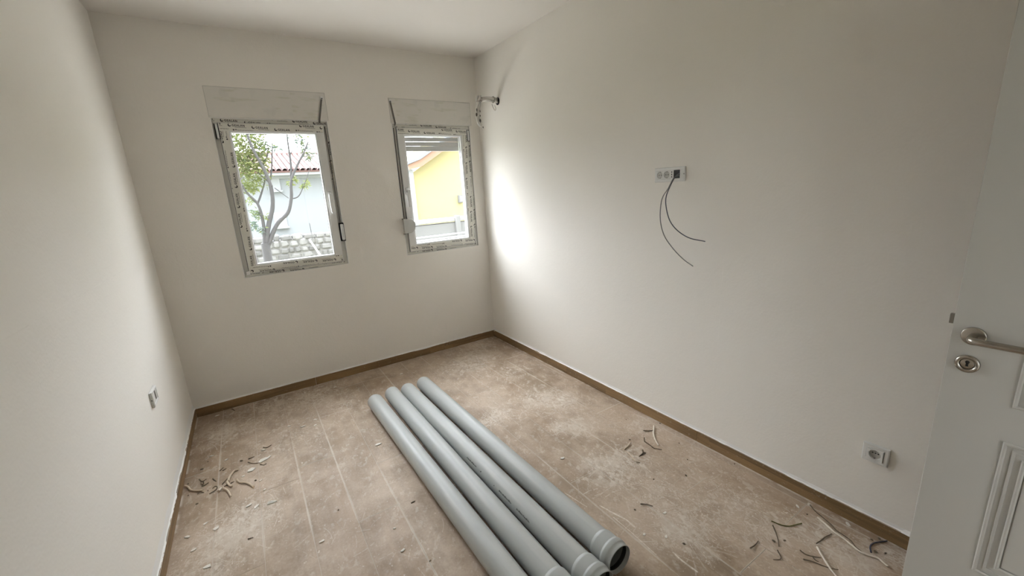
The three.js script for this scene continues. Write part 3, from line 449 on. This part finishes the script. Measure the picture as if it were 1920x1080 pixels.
// ---------------------------------------------------------------- drain pipes
const pipeTex = dataTex(1024, 512, (u, v, c) => {
  const x = u * 2.2, y = v * 0.345, n = fbm(x * 6, y * 20, 4), d = smooth(0.56, 0.8, fbm(x * 3 + 8, y * 14, 4)), s = smooth(0.955, 0.985, vnoise(x * 130, y * 150)), k = 0.96 + 0.08 * (n - 0.5);
  c[0] = lerp(0.47 * k, 0.60, 0.5 * d + s * 0.4); c[1] = lerp(0.485 * k, 0.595, 0.5 * d + s * 0.4); c[2] = lerp(0.46 * k, 0.56, 0.5 * d + s * 0.4);
});
M.pipe = new THREE.MeshStandardMaterial({ map: pipeTex, roughness: 0.46 });
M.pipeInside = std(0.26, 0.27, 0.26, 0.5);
function printTexture() { const c = document.createElement('canvas'); c.width = 1024; c.height = 32; const q = c.getContext('2d'); q.clearRect(0, 0, 1024, 32); q.fillStyle = '#35332f'; let x = 8; for (let i = 0; i < 96; i++) { const w = 3 + (i * 29 % 7); if (i % 23 > 17 || (i > 46 && i < 62)) { x += 14; continue; } q.fillRect(x, 6 + (i * 17 % 6), w, 12 + (i * 11 % 9)); if (i % 3) q.fillRect(x, 6, w + 3, 4); x += w + 4; } const t = new THREE.CanvasTexture(c); t.colorSpace = THREE.SRGBColorSpace; return t; }
const printMat = new THREE.MeshStandardMaterial({ map: printTexture(), transparent: true, roughness: 0.5 });
const PIPE_LABELS = ['grey plastic drain pipe, leftmost of the four', 'grey plastic drain pipe, second from the left', 'grey plastic drain pipe with a line of dark print, third from the left', 'grey plastic drain pipe with its open socket in view, rightmost of four'];
[[-1.4765, 0.73, -1.4285, 2.81], [-1.335, 0.69, -1.301, 2.77], [-1.2185, 0.71, -1.1690, 2.79], [-1.077, 0.68, -1.0285, 2.748]].forEach(([xa, za, xb, zb], i) => {
  // axis at z = 0.5 is xa and at z = 2.7 is xb; the socket lifts the near end a little
  const ax = (z) => lerp(xa, xb, (z - 0.5) / 2.2), A = V(ax(za), 0.0552, za), B = V(ax(zb), 0.0615, zb), len = A.distanceTo(B), r = 0.055;
  const t = thing('drain_pipe', PIPE_LABELS[i], 'pipe', 'drain pipes side by side on the floor', A.x, A.y, A.z); t.quaternion.setFromUnitVectors(V(0, 1, 0), B.clone().sub(A).normalize());
  const lathe = (L, seg = 64) => new THREE.LatheGeometry(L.map((p) => new THREE.Vector2(...p)), seg), s = len - 0.108;
  const barrel = lathe([[r - 0.0065, 0.012], [r - 0.0058, 0.0], [r - 0.0045, 0.0], [r, 0.014], [r, s * 0.33], [r, s * 0.66], [r, s - 0.004]]); mesh('barrel', barrel, M.pipe, t);
  mesh('bore', lathe([[r - 0.004, 0.001], [r - 0.004, len - 0.06]].reverse()), M.pipeInside, t);
  const sock = lathe([[r, s - 0.006], [r + 0.0052, s + 0.006], [r + 0.0058, s + 0.012], [r + 0.0056, s + 0.052], [r + 0.0062, s + 0.056], [r + 0.0095, s + 0.062], [r + 0.0100, s + 0.066], [r + 0.0098, s + 0.080], [r + 0.0088, s + 0.085], [r + 0.0060, s + 0.089], [r + 0.0056, s + 0.098], [r + 0.0058, s + 0.1065], [r + 0.0048, s + 0.108], [r + 0.0022, s + 0.1075], [r + 0.0016, s + 0.090]]);
  const so = mesh('socket', sock, M.pipe, t);
  mesh('seal_ring', lathe([[r + 0.0016, s + 0.091], [r - 0.0012, s + 0.086], [r - 0.0012, s + 0.076], [r + 0.002, s + 0.072]]), M.gasket, so);
  mesh('socket_bore', lathe([[r + 0.0016, s + 0.0735], [r + 0.0016, s + 0.004], [r - 0.004, s - 0.004]]), M.pipeInside, so);
  if (i === 2) {   // factory print along the upper left of the barrel
    const g = new THREE.CylinderGeometry(r + 0.0003, r + 0.0003, i === 2 ? 0.62 : 0.30, 6, 1, true, 0, 0.20), uv = g.attributes.uv; for (let k = 0; k < uv.count; k++) uv.setXY(k, i === 2 ? 1 - uv.getY(k) : 0.4 - 0.4 * uv.getY(k), uv.getX(k));
    g.rotateY(i === 2 ? (4.15) : (4.15) - 0.3); g.translate(0, i === 2 ? 1.38 : 1.86, 0); mesh('printed_marking', g, printMat, t);
  }
});

// ---------------------------------------------------------------- twigs, crumbs and flakes on the floor
const TONE = [std(0.68, 0.57, 0.44, 0.85), std(0.78, 0.70, 0.59, 0.8), std(0.15, 0.112, 0.072, 0.85), std(0.05, 0.055, 0.085, 0.6), std(0.13, 0.115, 0.03, 0.7)];
const TL = {
  left: ['bent beige twig of the litter by the left wall, nearest the skirting', 'curved beige twig sticking out of the litter by the left wall towards the pipes', 'beige forked twig of the litter by the left wall, pointing to the window wall', 'short thick beige stub in the middle of the litter by the left wall', 'beige twig of the litter by the left wall, curling towards the viewer', 'short pale stub in the litter by the left wall', , , , 'hooked zigzag dark twig in the litter by the left wall', , , , , , , , , 'dark speck-like twig left of the two twigs by the largest flake', 'faint slanted twig above the straight one by the largest flake', 'thin straight dark twig just left of the largest plaster flake', 'thin curved dark twig right under the largest plaster flake', 'dark twig above the largest plaster flake, nearest the window wall'],
  mid: ['pale curved twig lying by the right skirting beyond the pipes', 'thin dark twig under the pale curved one near the right skirting', 'wavy thin brown twig beside the pale curved one near the right skirting', 'brown V-shaped twig on the floor between the pipes and right skirting', 'short bent brown stub beside the V-shaped twig'],
  door: ['longest pale stick, running beside the skirting near the door', 'straight pale stick at the lower edge, left of the door', 'long thin dark twig just behind the longest pale stick', 'short dark wavy twig between the two pale sticks near the door', 'curled blue-black wire scrap by the skirting next to the door', 'dark twig crossing under the straight pale stick', 'thin brown twig above the dark one near the straight pale stick', 'tiny dark sprig beside the straight pale stick', 'olive curved twig on the tiles near the right skirting', 'thin upright brown twig below the olive curved one', 'small hooked brown twig on the tile joint below the olive one', 'short bent dark twig beside the tile joint right of the pipes'],
  floor: ['single short dark twig on bare tiles right of the pipes', 'short dark scrap below the skirting in the far left corner', 'single dark splinter left of the pipes', 'single dark splinter on the dusty tiles near the left wall'],
};
const count = {};
for (const [area, tone, rad, P] of TWIGS) {
  const k = count[area] = (count[area] ?? -1) + 1, c = P.map(([x, z], i) => V(x, rad * 1.02 + (P.length > 2 && i === 0 ? 0.004 : 0), z)), o = c[0].clone();
  const g = limb(c, rad, rad * (tone === 2 ? 0.55 : 0.8), { seg: 7, steps: 4, wobble: 0.28 });
  const m = mesh(tone === 3 ? 'wire_scrap' : 'twig', g, TONE[tone], scene), L = TL[area][k];
  tag(m, L ?? 'thin dark twig fragment scattered in the litter by the left wall', tone === 3 ? 'wire' : 'twig', L ? 'twigs scattered on the floor' : 'dark twig fragments by the left wall');
}
for (const [x, z] of CRUMBS) {
  const s = rr(0.0028, 0.0052), g = new THREE.IcosahedronGeometry(s, 1), p = g.attributes.position; for (let i = 0; i < p.count; i++) { const f = 0.75 + 0.5 * vnoise(p.getX(i) * 900 + x * 40, p.getY(i) * 900 + p.getZ(i) * 500 + z * 30); p.setXYZ(i, p.getX(i) * f * 1.5, p.getY(i) * f * 0.6, p.getZ(i) * f); }
  g.rotateY(rr(0, 6)); g.translate(x, s * 0.5, z); g.computeVertexNormals();
  const a = x < -1.6 ? 'left' : 'right';
  tag(mesh('crumb', uvMetres(g), TONE[2], scene), 'tiny dark crumb of litter on the tiles ' + (a === 'left' ? 'left of the pipes' : 'right of the pipes'), 'crumb', 'dark crumbs ' + a + ' of the pipes');
}
const flakeMat = std(0.80, 0.76, 0.68, 0.9);
for (const [x, z, s] of CHIPS) {
  const r = s * 0.0017, n = 7, L = []; for (let i = 0; i < n; i++) { const a = i / n * Math.PI * 2, q = r * rr(0.55, 1.1); L.push(new THREE.Vector2(q * Math.cos(a) * 1.5, q * Math.sin(a) * 0.85)); }
  const g = new THREE.ExtrudeGeometry(new THREE.Shape(L), { depth: 0.0014 + r * 0.12, bevelEnabled: true, bevelThickness: 0.0004, bevelSize: 0.0006, bevelSegments: 1 }); g.rotateX(-Math.PI / 2); g.rotateY(rr(-0.6, 0.9)); g.translate(x, 0.001, z);
  const a = x < -1.6 ? 'left' : 'right', big = s >= 11;
  tag(mesh('plaster_flake', uvMetres(g), flakeMat, scene), big ? (s >= 14 ? 'largest white plaster flake, beside the litter by the left wall' : 'pale plaster flake just below the largest one by the left wall') : 'small white plaster flake on the tiles ' + a + ' of the pipes', 'flake', big ? undefined : 'white plaster flakes ' + a + ' of the pipes');
}

// ---------------------------------------------------------------- outside
// elevations are drawn in the plane of each thing: u, v on its sheet -> metres by a scale and an offset
const sheet = (s, ox, oy) => (u, v) => [u * s + ox, v * s + oy];
const OUT = { ground: std(0.085, 0.09, 0.05, 0.95), added_terrace: std(0.38, 0.365, 0.335, 0.9), houseWhite: std(0.285, 0.30, 0.31, 0.9), houseTrim: std(0.32, 0.33, 0.335, 0.8), shutter: std(0.37, 0.38, 0.385, 0.7), yellow: std(0.42, 0.37, 0.185, 0.9), pink: std(0.36, 0.22, 0.15, 0.85), roof: std(0.15, 0.082, 0.072, 0.85), bark: std(0.05, 0.048, 0.047, 0.9), concrete: std(0.19, 0.187, 0.18, 0.9), blue: std(0.22, 0.25, 0.30, 0.6) };
{ const g = structure('ground_outside', 'ground outside the windows, with an unseen pale terrace added to bounce light', 'ground'); g.name = 'ground_outside'; mesh('grass', box(-30, 40, -0.9, -0.45, -45, 30), OUT.ground, g); mesh('added_terrace', box(-5, 3, -0.45, -0.36, -3.4, -0.25), OUT.added_terrace, g); }  // pale slab near the wall is added to bounce skylight up indoors
{ // white house with a tiled roof
  const Z = -15, far = sheet(1.5980, 1.2347, -0.9270), ridge = sheet(1.8713, 1.7991, -1.3507), [x0] = far(-3.2, 0), [x1] = far(1.15, 0), ey = far(0, 2.215)[1], ry = ridge(0, 2.61)[1], top = ey - 0.02;
  const t = thing('white_house', 'white neighbouring house with a red tiled roof behind the tree', 'house', null, 0, 0, 0);
  mesh('wall', box(x0, x1, -0.5, top, Z - 6, Z), OUT.houseWhite, t);
  mesh('eave', rbox(x0 - 0.3, x1 + 0.3, ey - 0.14, ey, Z - 0.02, Z + 0.42, 0.02, 1), OUT.houseTrim, t);
  mesh('cornice', rbox(x0, x1, ey - 0.24, ey - 0.13, Z - 0.02, Z + 0.10, 0.01, 1), OUT.houseTrim, t);
  const rows = 13, pitch = 0.205, cols = Math.floor((x1 - x0 + 0.6) / pitch), gs = [], A0 = V(0, ey + 0.03, Z + 0.45), A1 = V(0, ry, -18.2), dl = A1.clone().sub(A0);
  const slope = Math.atan2(dl.y, -dl.z), rl = dl.length() / rows;
  for (let i = 0; i < cols; i++) for (let j = 0; j < rows; j++) { const g = new THREE.CylinderGeometry(0.082, 0.098, rl * 1.12, 7, 1, true, -Math.PI / 2, Math.PI); g.rotateX(-Math.PI / 2 + 0.05); g.rotateX(slope); const q = A0.clone().addScaledVector(dl, (j + 0.5) / rows); g.translate(x0 - 0.3 + (i + 0.5) * pitch, q.y, q.z); gs.push(g); }
  const rt = mesh('roof_tiles', mergeGeometries(gs), OUT.roof, t); rt.userData.kind = 'stuff';
  const deck = new THREE.BoxGeometry(x1 - x0 + 0.6, 0.06, dl.length()); deck.rotateX(slope); const mid = A0.clone().addScaledVector(dl, 0.5); deck.translate((x0 + x1) / 2, mid.y - 0.04, mid.z); mesh('roof_deck', deck, OUT.roof, t);
  const back = deck.clone(); back.rotateX(0); mesh('ridge', uvMetres(cyl(0.11, 0.11, x1 - x0 + 0.6, 10).rotateZ(Math.PI / 2).translate((x0 + x1) / 2, ry + 0.02, -18.2)), OUT.roof, t);
  for (const [a, b, c, d] of [[-1.36, -1.15, 1.80, 2.08], [-1.42, -1.15, 0.93, 1.27]]) { const [xa, ya] = far(a, c), [xb, yb] = far(b, d); const f = mesh('window_shutter', rbox(xa, xb, ya, yb, Z - 0.02, Z + 0.05, 0.01, 1), OUT.shutter, t); mesh('window_ledge', rbox(xa - 0.05, xb + 0.05, ya - 0.07, ya, Z - 0.02, Z + 0.14, 0.008, 1), OUT.houseTrim, f); }
}
{ // yellow house, gable end
  const Z = -13, far = sheet(1.4271, 0.8819, -0.6621), [cx, cy] = far(2.22, 2.21), P = (x, y) => new THREE.Vector2(...far(x, y)), base = -0.5;
  const t = thing('yellow_house', 'yellow rendered house gable with a pink eave beyond the right window', 'house');
  const s = new THREE.Shape([new THREE.Vector2(cx, base), new THREE.Vector2(far(9.0, 0)[0], base), P(9.0, 2.95), P(5.3, 3.95), P(2.22, 2.12)]);
  const g = new THREE.ExtrudeGeometry(s, { depth: 6, bevelEnabled: false }); g.translate(0, 0, Z - 6); mesh('gable_wall', uvMetres(g), OUT.yellow, t);
  const band = new THREE.Shape([P(2.02, 2.17), P(2.39, 2.245), P(5.3, 3.975), P(5.3, 4.17), P(2.36, 2.44), P(2.02, 2.31)]); const bg = new THREE.ExtrudeGeometry(band, { depth: 0.35, bevelEnabled: false }); bg.translate(0, 0, Z); mesh('rake_band', uvMetres(bg), OUT.pink, t);
  const rl = new THREE.Shape([P(1.95, 2.30), P(2.36, 2.44), P(5.3, 4.17), P(5.3, 4.26), P(2.30, 2.50), P(1.95, 2.37)]); const rg = new THREE.ExtrudeGeometry(rl, { depth: 0.42, bevelEnabled: false }); rg.translate(0, 0, Z); mesh('roof_edge', uvMetres(rg), OUT.blue, t);
  const [pa] = far(2.03, 0), [pb] = far(2.19, 0); mesh('corner_pilaster', rbox(pa, pb, base, cy - 0.03, Z - 0.1, Z + 0.12, 0.01, 1), OUT.shutter, t);
  const [ma, mb] = far(3.52, 1.18), [na, nb] = far(3.66, 1.40); const mbx = mesh('meter_box', rbox(ma, na, mb, nb, Z, Z + 0.12, 0.015, 1), OUT.concrete, t); mesh('meter_door', rbox(ma + 0.07, na - 0.02, mb + 0.04, nb - 0.04, Z + 0.11, Z + 0.13, 0.008, 1), OUT.shutter, mbx);
}
{ // garden wall: rubble stone to the left, rendered to the right
  const t = thing('garden_wall', 'low garden wall of pale rubble stone and concrete outside both windows', 'garden wall', null, 0, 0, -8);
  mesh('wall_core', box(-6, 12, -0.5, 0.60, -0.3, 0.0), OUT.concrete, t); mesh('mortar', box(-3.4, 0.95, -0.5, 0.59, 0.0, 0.085), std(0.20, 0.195, 0.18, 0.95), t);
  const stones = [0.15, 0.18, 0.21, 0.235].map((k) => std(k, k * 0.975, k * 0.92, 0.95)), shapes = [0, 1, 2, 3].map(() => { const g = new RoundedBoxGeometry(1, 1, 1, 2, 0.28), p = g.attributes.position; for (let i = 0; i < p.count; i++) { const f = rr(0.93, 1.04); p.setXYZ(i, p.getX(i) * f, p.getY(i) * f, p.getZ(i) * f); } g.computeVertexNormals(); return g; });
  let n = 0;
  for (let y = -0.30, row = 0; y < 0.60; row++) { const h = rr(0.11, 0.17); for (let x = -3.3 + rr(0, 0.1); x < 0.9;) { const w = rr(0.13, 0.30), hh = h * rr(0.85, 1.0) + (y + h > 0.56 ? rr(-0.02, 0.05) : 0); const m = mesh('stone', shapes[n++ % 4], stones[Math.floor(rnd() * 4)], t); m.scale.set(w * 0.97, hh, rr(0.18, 0.22)); m.position.set(x + w / 2, y + hh / 2, 0.02); m.rotation.z = rr(-0.08, 0.08); x += w; } y += h; }
  mesh('coping', rbox(0.95, 8, 0.64, 0.75, -0.32, 0.04, 0.015, 1), std(0.25, 0.245, 0.235, 0.9), t);
  mesh('post', rbox(3.36, 3.50, -0.4, 0.80, -0.02, 0.12, 0.012, 1), OUT.concrete, t);
  mesh('post', rbox(1.75, 1.89, -0.4, 0.80, -0.02, 0.12, 0.012, 1), OUT.concrete, t);
}
{ // white railing in front of the wall
  const t = thing('railing', 'low white metal railing in front of the garden wall', 'railing', null, 0, 0, -6.2), m = std(0.33, 0.33, 0.33, 0.5);
  for (const y of [0.36, 0.44]) mesh('rail', rbox(0.6, 5.5, y, y + 0.035, -0.02, 0.02, 0.008, 1), m, t);
  for (let x = 0.7; x < 5.5; x += 0.24) mesh('baluster', rbox(x, x + 0.03, -0.45, 0.36, -0.012, 0.012, 0.004, 1), m, t);
  const s = thing('leaning_board', 'pale board leaning against the stone garden wall', 'board', null, 0, 0, -7.7); const far = sheet(0.9744, -0.0529, 0.0397), b = far(-0.72, 0.55), b2 = far(-0.55, 0.12);
  mesh('board', limb([V(b[0], b[1], 0), V(b2[0], b2[1], 0.25), V(b2[0] + 0.1, b2[1] - 0.35, 0.45)], 0.022, 0.022, { seg: 4, curve: false }), std(0.6, 0.58, 0.54, 0.8), s);
  const pl = thing('garden_stake', 'thin dark stake standing on the stone garden wall', 'stake', null, 0, 0, -7.9); const a = far(-0.62, 0.66), a2 = far(-0.63, 0.95);
  mesh('stake', limb([V(a[0], a[1] - 0.15, 0), V(a2[0], a2[1], 0)], 0.010, 0.008, { seg: 6 }), OUT.bark, pl);
}
{ // tree in front of the left window
  const Z = -5, far = sheet(0.7437, -0.5291, 0.3973), q = (list, dz = 0) => list.map(([x, y], i) => V(...far(x, y), Z + dz * i));
  const base = q([[-1.70, -1.9], [-1.71, 0.0], [-1.70, 0.58]]);
  const t = thing('tree', 'small leafy tree with forked trunk outside the left window', 'tree');
  mesh('trunk', limb(base, 0.09, 0.07, { seg: 10, wobble: 0.1 }), OUT.bark, t);
  const B = [
    [[[-1.70, 0.5], [-1.55, 1.02], [-1.42, 1.36], [-1.37, 1.62], [-1.37, 1.98], [-1.46, 2.36], [-1.58, 2.72], [-1.66, 3.2]], 0.062, 0.022, 0.03],
    [[[-1.66, 0.5], [-1.36, 1.02], [-1.10, 1.26], [-0.97, 1.60], [-0.90, 2.02], [-0.68, 2.42], [-0.50, 2.70], [-0.40, 2.9]], 0.058, 0.016, 0.02],
    [[[-0.90, 2.0], [-0.84, 2.4], [-0.82, 2.95], [-0.78, 3.3]], 0.030, 0.014, 0.0],
    [[[-1.72, 0.5], [-1.66, 1.1], [-1.70, 1.52], [-1.86, 1.76], [-1.98, 2.1]], 0.048, 0.016, 0.04],
    [[[-1.70, 1.5], [-1.56, 1.78], [-1.45, 2.05], [-1.40, 2.3]], 0.026, 0.012, -0.02],
    [[[-1.37, 1.95], [-1.28, 2.25], [-1.22, 2.55], [-1.14, 2.95]], 0.022, 0.010, 0.02],
    [[[-1.38, 2.0], [-1.58, 2.25], [-1.74, 2.55]], 0.018, 0.008, 0.03],
    [[[-0.98, 1.58], [-0.82, 1.62], [-0.66, 1.86], [-0.50, 2.18], [-0.42, 2.35]], 0.016, 0.006, 0.03],
    [[[-1.28, 1.86], [-1.12, 1.70], [-1.02, 1.60]], 0.011, 0.007, 0.0],
    [[[-0.83, 2.6], [-0.70, 2.80], [-0.62, 3.0]], 0.013, 0.006, 0.0],
    [[[-0.84, 2.75], [-1.02, 3.0]], 0.008, 0.005, 0.0],
    [[[-1.86, 1.76], [-2.05, 1.85], [-2.3, 2.2]], 0.016, 0.007, 0.05],
    [[[-1.46, 2.36], [-1.30, 2.62], [-1.26, 2.9]], 0.018, 0.008, 0.05],
  ];
  for (const [L, a, b, dz] of B) mesh('branch', limb(q(L, dz), a * 0.72, b * 0.72, { seg: 8, steps: 5, wobble: 0.14 }), OUT.bark, t);
  const one = [[0, 0, 0], [0.4, 0.17, 0.06], [1, 0, -0.1], [0.4, -0.17, 0.06]];
  const tones = [[0.10, 0.125, 0.028], [0.13, 0.15, 0.035], [0.075, 0.10, 0.03], [0.065, 0.095, 0.07]];
  const clumps = [[-1.85, 2.85, 0.30, 0], [-1.62, 2.88, 0.28, 0], [-1.75, 2.62, 0.30, 1], [-1.50, 2.70, 0.26, 0], [-1.86, 2.40, 0.26, 1], [-1.62, 2.44, 0.28, 1], [-1.80, 2.15, 0.20, 0], [-1.50, 2.30, 0.20, 1], [-1.60, 2.02, 0.18, 0], [-1.42, 2.52, 0.18, 0], [-1.88, 1.92, 0.16, 0], [-1.72, 1.86, 0.12, 1], [-1.34, 2.82, 0.20, 2], [-1.85, 1.62, 0.10, 1], [-1.78, 1.30, 0.13, 2], [-1.84, 1.05, 0.12, 3], [-1.70, 0.92, 0.10, 3], [-1.60, 1.20, 0.07, 0], [-0.62, 1.86, 0.10, 0], [-0.58, 1.98, 0.06, 1], [-0.80, 2.06, 0.07, 0], [-0.92, 1.95, 0.06, 1], [-0.50, 2.72, 0.14, 3], [-0.52, 2.90, 0.13, 3], [-0.42, 2.58, 0.10, 3], [-1.08, 2.78, 0.08, 3], [-2.1, 2.6, 0.35, 0], [-2.3, 2.3, 0.3, 1], [-2.0, 3.2, 0.4, 0], [-1.5, 3.2, 0.35, 1], [-0.6, 3.25, 0.3, 3]];
  const buckets = tones.map(() => ({ p: [], i: [] }));
  for (const [cx, cy, r, tn] of clumps) { const n = Math.round(1900 * r * r + 60 * r + 10); for (let i = 0; i < n; i++) {
    const c = q([[cx + (rnd() + rnd() - 1) * r, cy + (rnd() + rnd() - 1) * r]])[0]; c.z += rr(-0.35, 0.35) * (r + 0.15); const b = buckets[(tn + (rnd() < 0.25 ? 1 : 0)) % 4], s = rr(0.055, 0.10), e = new THREE.Euler(rr(-1, 1), rr(0, 6.3), rr(-1.2, 0.5)), o = b.p.length / 3;
    for (const v of one) { const w = V(...v).multiplyScalar(s).applyEuler(e).add(c); b.p.push(w.x, w.y, w.z); } b.i.push(o, o + 1, o + 2, o, o + 2, o + 3); } }
  buckets.forEach((b, i) => { const g = new THREE.BufferGeometry(); g.setAttribute('position', new THREE.Float32BufferAttribute(b.p, 3)); g.setIndex(b.i); const f = g.toNonIndexed(); f.computeVertexNormals(); const m = new THREE.MeshPhysicalMaterial({ roughness: 0.9, side: THREE.DoubleSide, transmission: 0.3, thickness: 0 }); m.color.setRGB(...tones[i]); const o = mesh('foliage', uvMetres(f), m, t); o.userData.kind = 'stuff'; });
}
renderer.render(scene, camera);
